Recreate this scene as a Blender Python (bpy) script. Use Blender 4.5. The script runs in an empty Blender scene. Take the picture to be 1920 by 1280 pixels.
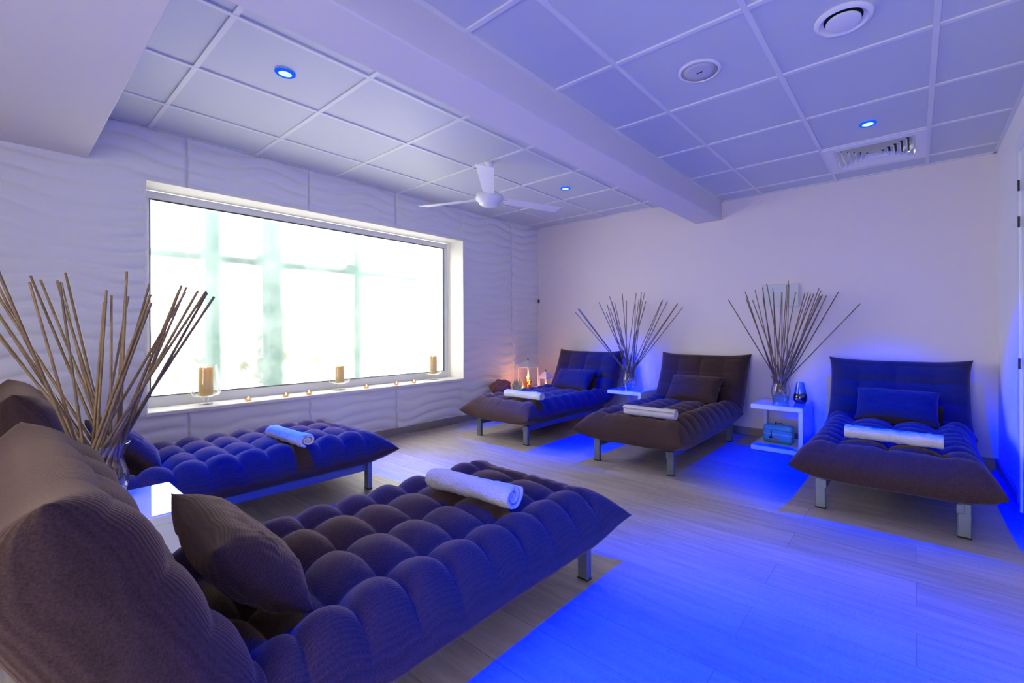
import bpy, math, random
from mathutils import Vector, Matrix, noise
random.seed(7)
S = bpy.context.scene
COL = S.collection
PI = math.pi

# ------------------------------------------------------------------ helpers
class MB:
    """collects geometry for one mesh"""
    def __init__(self):
        self.v, self.f, self.uv = [], [], []
    def add(self, vs, fs, uv=None):
        n = len(self.v)
        self.v += [tuple(p) for p in vs]
        self.f += [tuple(i + n for i in q) for q in fs]
        self.uv += (uv if uv else [(p[0], p[1]) for p in vs])
        return self
    def box(self, x0, x1, y0, y1, z0, z1, bev=0.0):
        if bev <= 0:
            vs = [(x, y, z) for x in (x0, x1) for y in (y0, y1) for z in (z0, z1)]
            fs = [(0, 1, 3, 2), (4, 6, 7, 5), (0, 4, 5, 1), (2, 3, 7, 6), (0, 2, 6, 4), (1, 5, 7, 3)]
            return self.add(vs, fs)
        b = min(bev, (x1 - x0) / 2.01, (y1 - y0) / 2.01, (z1 - z0) / 2.01)
        # chamfered box: 24 verts
        X, Y, Z = (x0, x1), (y0, y1), (z0, z1)
        vs, idx = [], {}
        for i in (0, 1):
            for j in (0, 1):
                for k in (0, 1):
                    sx, sy, sz = (1 if i == 0 else -1), (1 if j == 0 else -1), (1 if k == 0 else -1)
                    for a in range(3):
                        p = [X[i] + sx * b, Y[j] + sy * b, Z[k] + sz * b]
                        p[a] = (X[i], Y[j], Z[k])[a]
                        idx[(i, j, k, a)] = len(vs); vs.append(tuple(p))
        fs = []
        for s in (0, 1):
            q = [(s, 0, 0), (s, 1, 0), (s, 1, 1), (s, 0, 1)]
            fs.append([idx[t + (0,)] for t in q])
            q = [(0, s, 0), (1, s, 0), (1, s, 1), (0, s, 1)]
            fs.append([idx[t + (1,)] for t in q])
            q = [(0, 0, s), (1, 0, s), (1, 1, s), (0, 1, s)]
            fs.append([idx[t + (2,)] for t in q])
        for i in (0, 1):
            for j in (0, 1):
                fs.append([idx[(i, j, 0, 0)], idx[(i, j, 1, 0)], idx[(i, j, 1, 1)], idx[(i, j, 0, 1)]])
                fs.append([idx[(i, 0, j, 0)], idx[(i, 1, j, 0)], idx[(i, 1, j, 2)], idx[(i, 0, j, 2)]])
                fs.append([idx[(0, i, j, 1)], idx[(1, i, j, 1)], idx[(1, i, j, 2)], idx[(0, i, j, 2)]])
                for k in (0, 1):
                    fs.append([idx[(i, j, k, 0)], idx[(i, j, k, 1)], idx[(i, j, k, 2)]])
        return self.add(vs, fs)
    def lathe(self, prof, seg=32, c=(0, 0, 0), cap0=True, cap1=True):
        vs, fs = [], []
        for r, z in prof:
            for k in range(seg):
                a = 2 * PI * k / seg
                vs.append((c[0] + r * math.cos(a), c[1] + r * math.sin(a), c[2] + z))
        for i in range(len(prof) - 1):
            for k in range(seg):
                k2 = (k + 1) % seg
                fs.append((i * seg + k, i * seg + k2, (i + 1) * seg + k2, (i + 1) * seg + k))
        if cap0: fs.append(tuple(range(seg - 1, -1, -1)))
        if cap1: fs.append(tuple((len(prof) - 1) * seg + k for k in range(seg)))
        return self.add(vs, fs)
    def tube(self, pts, rad, seg=10, cap=True):
        pts = [Vector(p) for p in pts]
        rad = rad if isinstance(rad, (list, tuple)) else [rad] * len(pts)
        vs, fs = [], []
        up = None
        for i, p in enumerate(pts):
            t = (pts[min(i + 1, len(pts) - 1)] - pts[max(i - 1, 0)]).normalized()
            if up is None:
                up = Vector((0, 0, 1)) if abs(t.z) < .9 else Vector((1, 0, 0))
            a = t.cross(up).normalized(); b = t.cross(a).normalized()
            up = -b if False else up
            for k in range(seg):
                w = 2 * PI * k / seg
                vs.append(p + (a * math.cos(w) + b * math.sin(w)) * rad[i])
        n = len(pts)
        for i in range(n - 1):
            for k in range(seg):
                k2 = (k + 1) % seg
                fs.append((i * seg + k, i * seg + k2, (i + 1) * seg + k2, (i + 1) * seg + k))
        if cap:
            fs.append(tuple(range(seg - 1, -1, -1))); fs.append(tuple((n - 1) * seg + k for k in range(seg)))
        return self.add(vs, fs)
    def grid(self, fn, nu, nv, wrap=False, uvfn=None):
        vs = [fn(i, j) for j in range(nv) for i in range(nu)]
        fs = []
        for j in range(nv - 1):
            for i in range(nu if wrap else nu - 1):
                i2 = (i + 1) % nu
                fs.append((j * nu + i, j * nu + i2, (j + 1) * nu + i2, (j + 1) * nu + i))
        uv = [uvfn(i, j) for j in range(nv) for i in range(nu)] if uvfn else None
        return self.add(vs, fs, uv)
    def build(self, name, mat, parent=None, smooth=False, angle=None, loc=None):
        me = bpy.data.meshes.new(name)
        me.from_pydata(self.v, [], self.f)
        ul = me.uv_layers.new(name='UVMap')
        li = [0] * len(me.loops); me.loops.foreach_get('vertex_index', li)
        flat = []
        for i in li: flat += [self.uv[i][0], self.uv[i][1]]
        ul.data.foreach_set('uv', flat)
        me.validate(); me.update()
        import bmesh
        bm = bmesh.new(); bm.from_mesh(me)
        bmesh.ops.recalc_face_normals(bm, faces=bm.faces)
        bm.to_mesh(me); bm.free()
        if smooth:
            me.polygons.foreach_set('use_smooth', [True] * len(me.polygons))
            if angle is not None:
                try: me.set_sharp_from_angle(angle=math.radians(angle))
                except Exception: pass
        if mat: me.materials.append(mat)
        o = bpy.data.objects.new(name, me); COL.objects.link(o)
        if parent: o.parent = parent
        if loc: o.location = loc
        return o

def tag(o, label, cat, group=None, kind=None):
    o['label'] = label; o['category'] = cat
    if group: o['group'] = group
    if kind: o['kind'] = kind
    return o
def struct(o):
    o['kind'] = 'structure'; return o
def empty(name, loc=(0, 0, 0), rz=0.0, rot=None):
    o = bpy.data.objects.new(name, None); COL.objects.link(o)
    o.location = loc; o.rotation_euler = rot if rot else (0, 0, rz)
    o.empty_display_size = .1
    return o
def copy_tree(o, parent=None):
    c = o.copy(); COL.objects.link(c)
    if parent: c.parent = parent
    for ch in list(o.children): copy_tree(ch, c)
    return c
def fbm(p, s=1.0, o=3):
    return noise.fractal(Vector(p) * s, 1.0, 2.0, o)

# ------------------------------------------------------------------ materials
def nmat(name):
    m = bpy.data.materials.new(name); m.use_nodes = True
    nt = m.node_tree; b = nt.nodes['Principled BSDF']
    return m, nt, b
def N(nt, t, **kw):
    n = nt.nodes.new(t)
    for k, v in kw.items():
        if k in n.inputs.keys(): n.inputs[k].default_value = v
        else: setattr(n, k, v)
    return n
def simple(name, col, rough=.5, metal=0.0, noise_amt=.04, bump=0.0, scale=40, spec=.5, coat=0):
    m, nt, b = nmat(name)
    tc = N(nt, 'ShaderNodeTexCoord'); nz = N(nt, 'ShaderNodeTexNoise', Scale=scale, Detail=4.0)
    nt.links.new(tc.outputs['Object'], nz.inputs['Vector'])
    mix = N(nt, 'ShaderNodeMix', data_type='RGBA')
    a = [max(0, c * (1 - noise_amt)) for c in col] + [1]; c2 = [min(1, c * (1 + noise_amt)) for c in col] + [1]
    mix.inputs[6].default_value = a; mix.inputs[7].default_value = c2
    nt.links.new(nz.outputs['Fac'], mix.inputs[0]); nt.links.new(mix.outputs[2], b.inputs['Base Color'])
    b.inputs['Roughness'].default_value = rough; b.inputs['Metallic'].default_value = metal
    b.inputs['Specular IOR Level'].default_value = spec
    if coat: b.inputs['Coat Weight'].default_value = coat; b.inputs['Coat Roughness'].default_value = .03
    if bump:
        bp = N(nt, 'ShaderNodeBump', Strength=bump, Distance=.01)
        nt.links.new(nz.outputs['Fac'], bp.inputs['Height']); nt.links.new(bp.outputs[0], b.inputs['Normal'])
    return m
def emit(name, col, s):
    m = bpy.data.materials.new(name); m.use_nodes = True; nt = m.node_tree; nt.nodes.clear()
    o = N(nt, 'ShaderNodeOutputMaterial'); e = N(nt, 'ShaderNodeEmission')
    e.inputs[0].default_value = (*col, 1); e.inputs[1].default_value = s
    nt.links.new(e.outputs[0], o.inputs[0]); return m
def clear_glass(name, tint=(1, 1, 1), ior=1.45, rough=0.02, base=.04):
    m = bpy.data.materials.new(name); m.use_nodes = True; nt = m.node_tree; nt.nodes.clear()
    o = N(nt, 'ShaderNodeOutputMaterial'); t = N(nt, 'ShaderNodeBsdfTransparent'); g = N(nt, 'ShaderNodeBsdfGlossy')
    t.inputs[0].default_value = (*tint, 1); g.inputs['Roughness'].default_value = rough
    fr = N(nt, 'ShaderNodeLayerWeight', Blend=.14)
    mp = N(nt, 'ShaderNodeMapRange'); mp.inputs['To Min'].default_value = base; mp.inputs['To Max'].default_value = .6
    nt.links.new(fr.outputs['Fresnel'], mp.inputs['Value'])
    mx = N(nt, 'ShaderNodeMixShader'); nt.links.new(mp.outputs[0], mx.inputs[0])
    nt.links.new(t.outputs[0], mx.inputs[1]); nt.links.new(g.outputs[0], mx.inputs[2]); nt.links.new(mx.outputs[0], o.inputs[0])
    return m

def fabric_mat(name, rib=True):
    m, nt, b = nmat(name)
    uv = N(nt, 'ShaderNodeUVMap'); tc = N(nt, 'ShaderNodeTexCoord')
    sep = N(nt, 'ShaderNodeSeparateXYZ'); nt.links.new(uv.outputs[0], sep.inputs[0])
    # wobble the ribs a little
    nz0 = N(nt, 'ShaderNodeTexNoise', Scale=9.0, Detail=2.0); nt.links.new(uv.outputs[0], nz0.inputs['Vector'])
    ad = N(nt, 'ShaderNodeMath', operation='MULTIPLY_ADD'); ad.inputs[1].default_value = .012
    nt.links.new(nz0.outputs['Fac'], ad.inputs[0]); nt.links.new(sep.outputs[0], ad.inputs[2])
    fr = N(nt, 'ShaderNodeMath', operation='MULTIPLY'); fr.inputs[1].default_value = 2 * PI / .0075
    nt.links.new(ad.outputs[0], fr.inputs[0])
    sn = N(nt, 'ShaderNodeMath', operation='SINE'); nt.links.new(fr.outputs[0], sn.inputs[0])
    nz = N(nt, 'ShaderNodeTexNoise', Scale=260.0, Detail=3.0, Roughness=.7); nt.links.new(tc.outputs['Object'], nz.inputs['Vector'])
    big = N(nt, 'ShaderNodeTexNoise', Scale=5.0, Detail=3.0); nt.links.new(tc.outputs['Object'], big.inputs['Vector'])
    # colour: thread flecks + ribs
    rm = N(nt, 'ShaderNodeMapRange'); rm.inputs['From Min'].default_value = -1; rm.inputs['To Min'].default_value = .0; rm.inputs['To Max'].default_value = .10
    nt.links.new(sn.outputs[0], rm.inputs['Value'])
    f1 = N(nt, 'ShaderNodeMath', operation='MULTIPLY_ADD'); f1.inputs[1].default_value = .9
    nt.links.new(nz.outputs['Fac'], f1.inputs[0]); nt.links.new(rm.outputs[0], f1.inputs[2])
    cr = N(nt, 'ShaderNodeValToRGB'); nt.links.new(f1.outputs[0], cr.inputs[0])
    cr.color_ramp.elements[0].position = .25; cr.color_ramp.elements[0].color = (.024, .013, .0118, 1)
    cr.color_ramp.elements[1].position = .85; cr.color_ramp.elements[1].color = (.095, .054, .048, 1)
    nt.links.new(cr.outputs[0], b.inputs['Base Color'])
    b.inputs['Roughness'].default_value = .95; b.inputs['Specular IOR Level'].default_value = .15
    b.inputs['Sheen Weight'].default_value = .38; b.inputs['Sheen Roughness'].default_value = .45
    b.inputs['Sheen Tint'].default_value = (.66, .47, .37, 1)
    h = N(nt, 'ShaderNodeMath', operation='MULTIPLY_ADD'); h.inputs[1].default_value = .5
    nt.links.new(nz.outputs['Fac'], h.inputs[0]); nt.links.new(sn.outputs[0], h.inputs[2])
    bp = N(nt, 'ShaderNodeBump', Strength=.3, Distance=.001)
    nt.links.new(h.outputs[0], bp.inputs['Height']); nt.links.new(bp.outputs[0], b.inputs['Normal'])
    return m

def floor_mat():
    m, nt, b = nmat('laminate_planks')
    tc = N(nt, 'ShaderNodeTexCoord')
    br = N(nt, 'ShaderNodeTexBrick', offset=.37, offset_frequency=2, squash=1.0)
    br.inputs['Scale'].default_value = 1.0; br.inputs['Brick Width'].default_value = 1.28; br.inputs['Row Height'].default_value = .19
    br.inputs['Mortar Size'].default_value = .0016; br.inputs['Mortar Smooth'].default_value = .3
    br.inputs['Color1'].default_value = (.0, .0, .0, 1); br.inputs['Color2'].default_value = (1, 1, 1, 1); br.inputs['Mortar'].default_value = (.5, .5, .5, 1)
    nt.links.new(tc.outputs['Object'], br.inputs['Vector'])
    mp = N(nt, 'ShaderNodeMapping'); mp.inputs['Scale'].default_value = (1.6, 22, 1)
    nt.links.new(tc.outputs['Object'], mp.inputs['Vector'])
    # shift the grain per plank
    vm = N(nt, 'ShaderNodeVectorMath', operation='MULTIPLY_ADD'); vm.inputs[1].default_value = (7, 13, 0)
    nt.links.new(br.outputs['Color'], vm.inputs[0]); nt.links.new(mp.outputs[0], vm.inputs[2])
    g = N(nt, 'ShaderNodeTexNoise', Scale=1.7, Detail=7.0, Roughness=.62, Distortion=.6); nt.links.new(vm.outputs[0], g.inputs['Vector'])
    cr = N(nt, 'ShaderNodeValToRGB'); nt.links.new(g.outputs['Fac'], cr.inputs[0])
    e = cr.color_ramp.elements; e[0].position = .30; e[0].color = (.36, .30, .25, 1); e[1].position = .72; e[1].color = (.54, .475, .41, 1)
    mx = N(nt, 'ShaderNodeMix', data_type='RGBA', blend_type='MULTIPLY'); mx.inputs[0].default_value = 1
    pr = N(nt, 'ShaderNodeMapRange'); pr.inputs['To Min'].default_value = .86; pr.inputs['To Max'].default_value = 1.06
    nt.links.new(br.outputs['Color'], pr.inputs['Value'])
    nt.links.new(cr.outputs[0], mx.inputs[6]); nt.links.new(pr.outputs[0], mx.inputs[7])
    mo = N(nt, 'ShaderNodeMix', data_type='RGBA'); mo.inputs[7].default_value = (.10, .085, .07, 1)
    fm = N(nt, 'ShaderNodeMath', operation='MULTIPLY'); fm.inputs[1].default_value = .55
    nt.links.new(br.outputs['Fac'], fm.inputs[0]); nt.links.new(fm.outputs[0], mo.inputs[0]); nt.links.new(mx.outputs[2], mo.inputs[6])
    nt.links.new(mo.outputs[2], b.inputs['Base Color'])
    b.inputs['Roughness'].default_value = .42; b.inputs['Specular IOR Level'].default_value = .4
    bp = N(nt, 'ShaderNodeBump', Strength=.12, Distance=.002); nt.links.new(g.outputs['Fac'], bp.inputs['Height']); nt.links.new(bp.outputs[0], b.inputs['Normal'])
    return m

def fogged_pane():
    """window pane misted with condensation: partly clear, partly blurring, partly diffusing, with streaks"""
    m = bpy.data.materials.new('misted_glass'); m.use_nodes = True; nt = m.node_tree; nt.nodes.clear()
    o = N(nt, 'ShaderNodeOutputMaterial')
    t = N(nt, 'ShaderNodeBsdfTransparent'); t.inputs[0].default_value = (.97, 1, .99, 1)
    tl = N(nt, 'ShaderNodeBsdfTranslucent'); tl.inputs[0].default_value = (.95, .98, .97, 1)
    rf = N(nt, 'ShaderNodeBsdfRefraction'); rf.inputs['Roughness'].default_value = .3; rf.inputs['IOR'].default_value = 1.12
    rf.inputs[0].default_value = (.98, 1, .99, 1)
    tc = N(nt, 'ShaderNodeTexCoord')
    nz = N(nt, 'ShaderNodeTexNoise', Scale=2.6, Detail=6.0, Roughness=.65); nt.links.new(tc.outputs['Object'], nz.inputs['Vector'])
    mp = N(nt, 'ShaderNodeMapRange'); mp.inputs['From Min'].default_value = .38; mp.inputs['From Max'].default_value = .66
    mp.inputs['To Min'].default_value = .01; mp.inputs['To Max'].default_value = .12
    nt.links.new(nz.outputs['Fac'], mp.inputs['Value'])
    m1 = N(nt, 'ShaderNodeMixShader'); m1.inputs[0].default_value = .75
    nt.links.new(t.outputs[0], m1.inputs[1]); nt.links.new(rf.outputs[0], m1.inputs[2])
    m2 = N(nt, 'ShaderNodeMixShader'); nt.links.new(mp.outputs[0], m2.inputs[0])
    nt.links.new(m1.outputs[0], m2.inputs[1]); nt.links.new(tl.outputs[0], m2.inputs[2])
    nt.links.new(m2.outputs[0], o.inputs[0]); return m

M = {}
M['wall'] = simple('wall_paint', (.78, .71, .68), .75, bump=.03, scale=180, noise_amt=.015, spec=.3)
M['panel'] = simple('white_wave_panel', (.78, .78, .78), .55, noise_amt=.01, spec=.35)
M['tile'] = simple('ceiling_tile', (.60, .63, .645), .45, noise_amt=.012, scale=300, spec=.4)
M['tee'] = simple('ceiling_grid_metal', (.74, .75, .74), .4, noise_amt=.01)
M['plaster'] = simple('plaster', (.73, .70, .67), .8, bump=.02, scale=90, noise_amt=.015, spec=.3)
M['floor'] = floor_mat()
M['base'] = simple('baseboard_laminate', (.27, .235, .21), .5, noise_amt=.12, scale=14)
M['frame'] = simple('white_window_profile', (.70, .72, .72), .35, noise_amt=.01)
M['gasket'] = simple('dark_gasket', (.03, .035, .03), .7)
M['sill'] = simple('white_sill_stone', (.78, .76, .70), .3, noise_amt=.03)
M['reveal'] = simple('reveal_paint', (.80, .78, .70), .7, noise_amt=.01)
M['pane'] = fogged_pane()
M['fabric'] = fabric_mat('brown_ribbed_chenille')
M['steel'] = simple('brushed_steel', (.20, .225, .24), .45, .7, noise_amt=.06, scale=120)
M['black'] = simple('black_plastic', (.012, .012, .013), .45)
M['towel'] = simple('terry_cotton', (.80, .77, .73), .95, bump=1.0, scale=190, noise_amt=.06, spec=.1)
M['lacquer'] = simple('white_lacquer', (.78, .80, .82), .22, noise_amt=.01)
M['tabletop'] = simple('white_glass_top', (.66, .72, .76), .05, noise_amt=.005, coat=1)
M['glass'] = clear_glass('clear_glass')
M['thick'] = clear_glass('thick_glass_base', (.55, .80, .92), base=.12)
M['white'] = simple('white_plastic', (.80, .80, .80), .3, noise_amt=.01)
M['grey'] = simple('speaker_grille', (.56, .57, .60), .6, bump=.3, scale=500)
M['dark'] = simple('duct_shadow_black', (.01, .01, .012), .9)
def wax_mat():
    m = simple('candle_wax', (.56, .46, .25), .6, noise_amt=.06, scale=30); nt = m.node_tree
    b = nt.nodes['Principled BSDF']; o = nt.nodes['Material Output']
    t = N(nt, 'ShaderNodeBsdfTranslucent'); t.inputs[0].default_value = (.74, .60, .32, 1)
    mx = N(nt, 'ShaderNodeMixShader'); mx.inputs[0].default_value = .42
    nt.links.new(b.outputs[0], mx.inputs[1]); nt.links.new(t.outputs[0], mx.inputs[2]); nt.links.new(mx.outputs[0], o.inputs[0])
    return m
M['wax'] = wax_mat()
M['led'] = emit('blue_led_lens', (.30, .62, 1), 2.6)
M['ledring'] = emit('glowing_lamp_ring', (.01, .10, 1), 1.0)
M['flame'] = emit('candle_flame', (1, .55, .18), 14)
M['navy'] = clear_glass('navy_glass', (.10, .13, .30), base=.12)
M['cobalt'] = clear_glass('cobalt_glass', (.22, .55, 1.0), base=.08)
def cane_mat(name, c0, c1):
    m, nt, b = nmat(name)
    tc = N(nt, 'ShaderNodeTexCoord'); nz = N(nt, 'ShaderNodeTexNoise', Scale=14.0, Detail=5.0, Roughness=.7)
    nt.links.new(tc.outputs['Object'], nz.inputs['Vector'])
    oi = N(nt, 'ShaderNodeObjectInfo')
    cr = N(nt, 'ShaderNodeValToRGB'); cr.color_ramp.elements[0].position = .3; cr.color_ramp.elements[1].position = .75
    cr.color_ramp.elements[0].color = (*c0, 1); cr.color_ramp.elements[1].color = (*c1, 1)
    nt.links.new(nz.outputs['Fac'], cr.inputs[0])
    hv = N(nt, 'ShaderNodeHueSaturation'); mr = N(nt, 'ShaderNodeMapRange'); mr.inputs['To Min'].default_value = .65; mr.inputs['To Max'].default_value = 1.25
    nt.links.new(oi.outputs['Random'], mr.inputs['Value']); nt.links.new(mr.outputs[0], hv.inputs['Value'])
    nt.links.new(cr.outputs[0], hv.inputs['Color']); nt.links.new(hv.outputs[0], b.inputs['Base Color'])
    b.inputs['Roughness'].default_value = .45
    return m
M['cane'] = cane_mat('bamboo_cane', (.12, .070, .030), (.32, .21, .095))
TIPS_LEFT = [(-2.824, 3.786, 1.202), (-2.777, 3.782, 1.233), (-2.811, 3.845, 1.24), (-2.61, 3.929, 1.3), (-2.537, 3.959, 1.192), (-2.574, 4.033, 1.286), (-2.616, 4.157, 1.387), (-2.584, 4.147, 1.323), (-2.569, 4.148, 1.312), (-2.484, 4.049, 1.294), (-2.557, 4.088, 1.247), (-2.408, 4.125, 1.395), (-2.371, 4.123, 1.328), (-2.296, 4.162, 1.397), (-2.301, 4.191, 1.298), (-2.369, 4.355, 1.334), (-2.34, 4.348, 1.421), (-2.329, 4.349, 1.353), (-2.312, 4.361, 1.404), (-2.237, 4.235, 1.327), (-2.236, 4.271, 1.248), (-2.077, 4.328, 1.325), (-2.111, 4.429, 1.321), (-2.047, 4.379, 1.311), (-1.963, 4.419, 1.292), (-1.964, 4.44, 1.275), (-1.894, 4.41, 1.236)]
TIPS_RIGHT = [(-1.228, 3.8, 1.262), (-1.12, 3.895, 1.332), (-1.123, 3.932, 1.277), (-1.152, 4.096, 1.319), (-1.094, 4.013, 1.267), (-1.074, 4.007, 1.345), (-1.01, 3.998, 1.376), (-1.07, 4.221, 1.313), (-0.996, 4.109, 1.397), (-0.941, 4.086, 1.317), (-0.924, 4.054, 1.372), (-0.881, 4.087, 1.309), (-0.88, 4.122, 1.307), (-0.865, 4.289, 1.407), (-0.832, 4.154, 1.376), (-0.819, 4.131, 1.409), (-0.799, 4.284, 1.335), (-0.743, 4.254, 1.316), (-0.704, 4.247, 1.314), (-0.706, 4.37, 1.317), (-0.679, 4.354, 1.325), (-0.65, 4.398, 1.365), (-0.627, 4.344, 1.342), (-0.623, 4.398, 1.31), (-0.616, 4.29, 1.294), (-0.598, 4.422, 1.301), (-0.596, 4.37, 1.289), (-0.644, 4.409, 1.298), (-0.503, 4.377, 1.328), (-0.353, 4.41, 1.217)]
TIPS_FRONT = [(-2.413, 0.012, 1.213), (-2.753, 0.008, 1.198), (-2.47, -0.001, 1.141), (-2.735, 0.002, 1.107), (-2.739, -0.009, 1.124), (-2.785, -0.017, 1.065), (-2.653, -0.012, 1.028), (-2.647, 0.092, 1.231), (-2.394, 0.085, 1.172), (-2.543, 0.111, 1.227), (-2.39, 0.127, 1.178), (-2.575, 0.153, 1.201), (-2.529, 0.153, 1.196), (-2.395, 0.167, 1.237), (-2.308, 0.252, 1.167), (-2.145, 0.228, 1.116), (-2.112, 0.255, 1.119), (-2.293, 0.284, 1.145), (-2.239, 0.294, 1.232), (-2.362, 0.312, 1.153), (-2.226, 0.341, 1.184), (-2.067, 0.323, 1.136), (-2.138, 0.335, 1.113), (-2.252, 0.37, 1.138), (-2.105, 0.41, 1.172), (-1.933, 0.389, 1.171), (-2.193, 0.438, 1.173), (-2.17, 0.452, 1.154), (-1.912, 0.428, 1.155), (-2.025, 0.479, 1.158), (-1.975, 0.469, 1.149), (-2.073, 0.516, 1.151)]
# ------------------------------------------------------------------ room dimensions (metres)
XW, XR, YB, YF = -3.9545, .469, 4.48, -1.75      # window wall, right wall, back wall, wall behind the camera
ZL, ZR, ZS = 2.349, 2.280, 2.07                  # ceilings left / right of the beam, low soffit
BX0, BX1, BZ = -1.775, -1.507, 2.101             # beam
SY = .352                                        # edge of the soffit
WY0, WY1, WZ0, WZ1 = .616, 3.22, .485, 2.006     # window opening

# floor
struct(MB().box(XW - .32, XR + .12, YF - .12, YB + .12, -.08, 0).build('floor', M['floor']))

# window wall with carved wave panels
def wave(y, z):
    t = ((y - .04) % .79) / .79 * 2 * PI
    ph = z / .098 * 2 * PI
    ph += 1.25 * math.sin(t + 3.1 * z) + .55 * math.sin(2 * t - 4.3 * z + .7) + 1.5 * math.sin(5.1 * z) + .9 * math.sin(t - 9.0 * z + 2)
    a = .5 + .5 * math.sin(ph)
    amp = .62 + .38 * math.sin(t - 2.7 * z + 1.1) * math.cos(3.3 * z + .5 * t * 0 + 1)
    return .026 * amp * (1 - (1 - a) ** 2.6)
ys = set(); y = YF
while y < YB: ys.add(round(y, 4)); y += .026
for k in range(1, 6):
    s = .04 + .79 * k
    for d in (-.006, -.0025, .0025, .006):
        if YF < s + d < YB: ys.add(round(s + d, 4))
ys |= {round(v, 4) for v in (YF, YB, WY0, WY1)}
ys = sorted(ys); yl = [ys[0]]
for v in ys[1:]:
    if v - yl[-1] > .0022 or v in (WY0, WY1): yl.append(v)
zl = sorted({round(i * .0117, 4) for i in range(int(2.349 / .0117) + 1)} | {WZ0, WZ1, 2.349})
seams = [.04 + .79 * k for k in range(1, 6)]
mb = MB(); idx = {}
def wv(i, j):
    if (i, j) not in idx:
        y, z = yl[i], zl[j]
        r = wave(y, z)
        d = min(abs(y - s) for s in seams)
        if d < .0045: r = -.004
        idx[(i, j)] = len(mb.v); mb.v.append((XW + r - .004, y, z)); mb.uv.append((y, z))
    return idx[(i, j)]
for i in range(len(yl) - 1):
    for j in range(len(zl) - 1):
        if yl[i] >= WY0 - 1e-4 and yl[i + 1] <= WY1 + 1e-4 and zl[j] >= WZ0 - 1e-4 and zl[j + 1] <= WZ1 + 1e-4: continue
        mb.f.append((wv(i, j), wv(i + 1, j), wv(i + 1, j + 1), wv(i, j + 1)))
wl = mb.build('wall_left', M['panel'], smooth=True)
struct(wl)
# masonry behind the panels, with the window hole
mb = MB(); T = .30
mb.box(XW - T, XW - .01, YF - .12, WY0 - .013, -.08, 2.6).box(XW - T, XW - .01, WY1 + .013, YB + .12, -.08, 2.6)
mb.box(XW - T, XW - .01, WY0 - .013, WY1 + .013, -.08, WZ0 - .03).box(XW - T, XW - .01, WY0 - .013, WY1 + .013, WZ1 + .013, 2.6)
struct(mb.build('wall_left_core', M['reveal']))
# other walls
struct(MB().box(XW - .3, XR + .12, YB, YB + .12, -.08, 2.6).build('wall_back', M['wall']))
M['wall_white'] = simple('wall_paint_white', (.90, .88, .85), .7, bump=.03, scale=180, noise_amt=.01, spec=.3)
struct(MB().box(XR, XR + .12, YF - .12, YB + .12, -.08, 2.6).build('wall_right', M['wall_white']))
# wall behind the camera; its opening is added to let in fill daylight
mb = MB(); OX0, OX1, OZ = -1.3, -.1, 2.0
mb.box(XW - .3, OX0, YF - .12, YF, -.08, 2.6).box(OX1, XR + .12, YF - .12, YF, -.08, 2.6).box(OX0, OX1, YF - .12, YF, OZ, 2.6)
struct(mb.build('wall_rear', M['wall']))
mb = MB()
for x in (OX0, -.72, OX1 - .05): mb.box(x, x + .05, YF - .09, YF - .03, 0, OZ)
mb.box(OX0, OX1, YF - .09, YF - .03, OZ - .05, OZ)
struct(mb.build('added_fill_opening', M['frame']))  # frame of the added fill opening, out of view

# ceilings, beam, soffit
struct(MB().box(XW, BX0, SY, YB, ZL + .008, ZL + .1).build('ceiling', M['tile']))
mb = MB(); DX0, DX1, DY0, DY1 = -.2256 - .293, -.2256 + .293, 3.9445 - .293, 3.9445 + .293
mb.box(BX1, DX0, SY, YB, ZR + .008, ZR + .1).box(DX1, XR, SY, YB, ZR + .008, ZR + .1).box(DX0, DX1, SY, DY0, ZR + .008, ZR + .1).box(DX0, DX1, DY1, YB, ZR + .008, ZR + .1)
struct(mb.build('ceiling', M['tile']))
struct(MB().box(XW, XR, YF, SY, ZS, 2.5, .004).build('ceiling_soffit', M['plaster']))
struct(MB().box(BX0, BX1, SY - .02, YB, BZ, 2.5, .006).build('ceiling_beam', M['plaster']))
def grid_strips(name, x0, x1, y0, y1, z, xs, ysx):
    mb = MB()
    w = .012
    for gx in xs:                                    # runners along y
        mb.box(gx - w, gx + w, y0, y1, z, z + .03, .0015)
    for gy in ysx:
        mb.box(x0, x1, gy - w, gy + w, z + .001, z + .03, .0015)
    mb.box(x0, x0 + .022, y0, y1, z + .0015, z + .03); mb.box(x1 - .022, x1, y0, y1, z + .0015, z + .03)
    mb.box(x0, x1, y1 - .022, y1, z + .0015, z + .03)
    return struct(mb.build(name, M['tee']))
grid_strips('trim_1', XW, BX0, SY, YB, ZL, (-3.46, -2.86, -2.26), [.6326 + .6 * k for k in range(7)])
grid_strips('trim_2', BX1, XR, SY, YB, ZR, (-1.1256, -.5256, .0744), [.6445 + .6 * k for k in range(7)])

# baseboards
struct(MB().box(XW, XW + .018, YF, YB, 0, .075, .004).build('baseboard_left', M['base']))
struct(MB().box(XW, XR, YB - .016, YB, 0, .075, .004).build('baseboard_back', M['base']))
mb = MB().box(XR - .016, XR, 3.58, YB, 0, .075, .004)
mb.box(XR - .016, XR, YF, 2.56, 0, .075, .004)
struct(mb.build('baseboard_right', M['base']))

# door on the right wall (only its frame edge and hinges reach the picture)
d = MB().box(XR - .018, XR, 3.49, 3.575, 0, 1.99, .003).box(XR - .018, XR, 2.565, 2.65, 0, 1.99, .003).box(XR - .018, XR, 2.565, 3.575, 1.99, 2.07, .003).build('door_1', M['white'])
struct(d)
MB().box(XR - .008, XR, 2.65, 3.49, .005, 1.99, .002).build('door_leaf', M['white'], d)
for z in (1.80, 1.60, .82):
    MB().lathe([(.005, -.03), (.005, .03)], 12, (XR - .019, 3.487, z)).build('door_hinge', M['black'], d)

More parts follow.
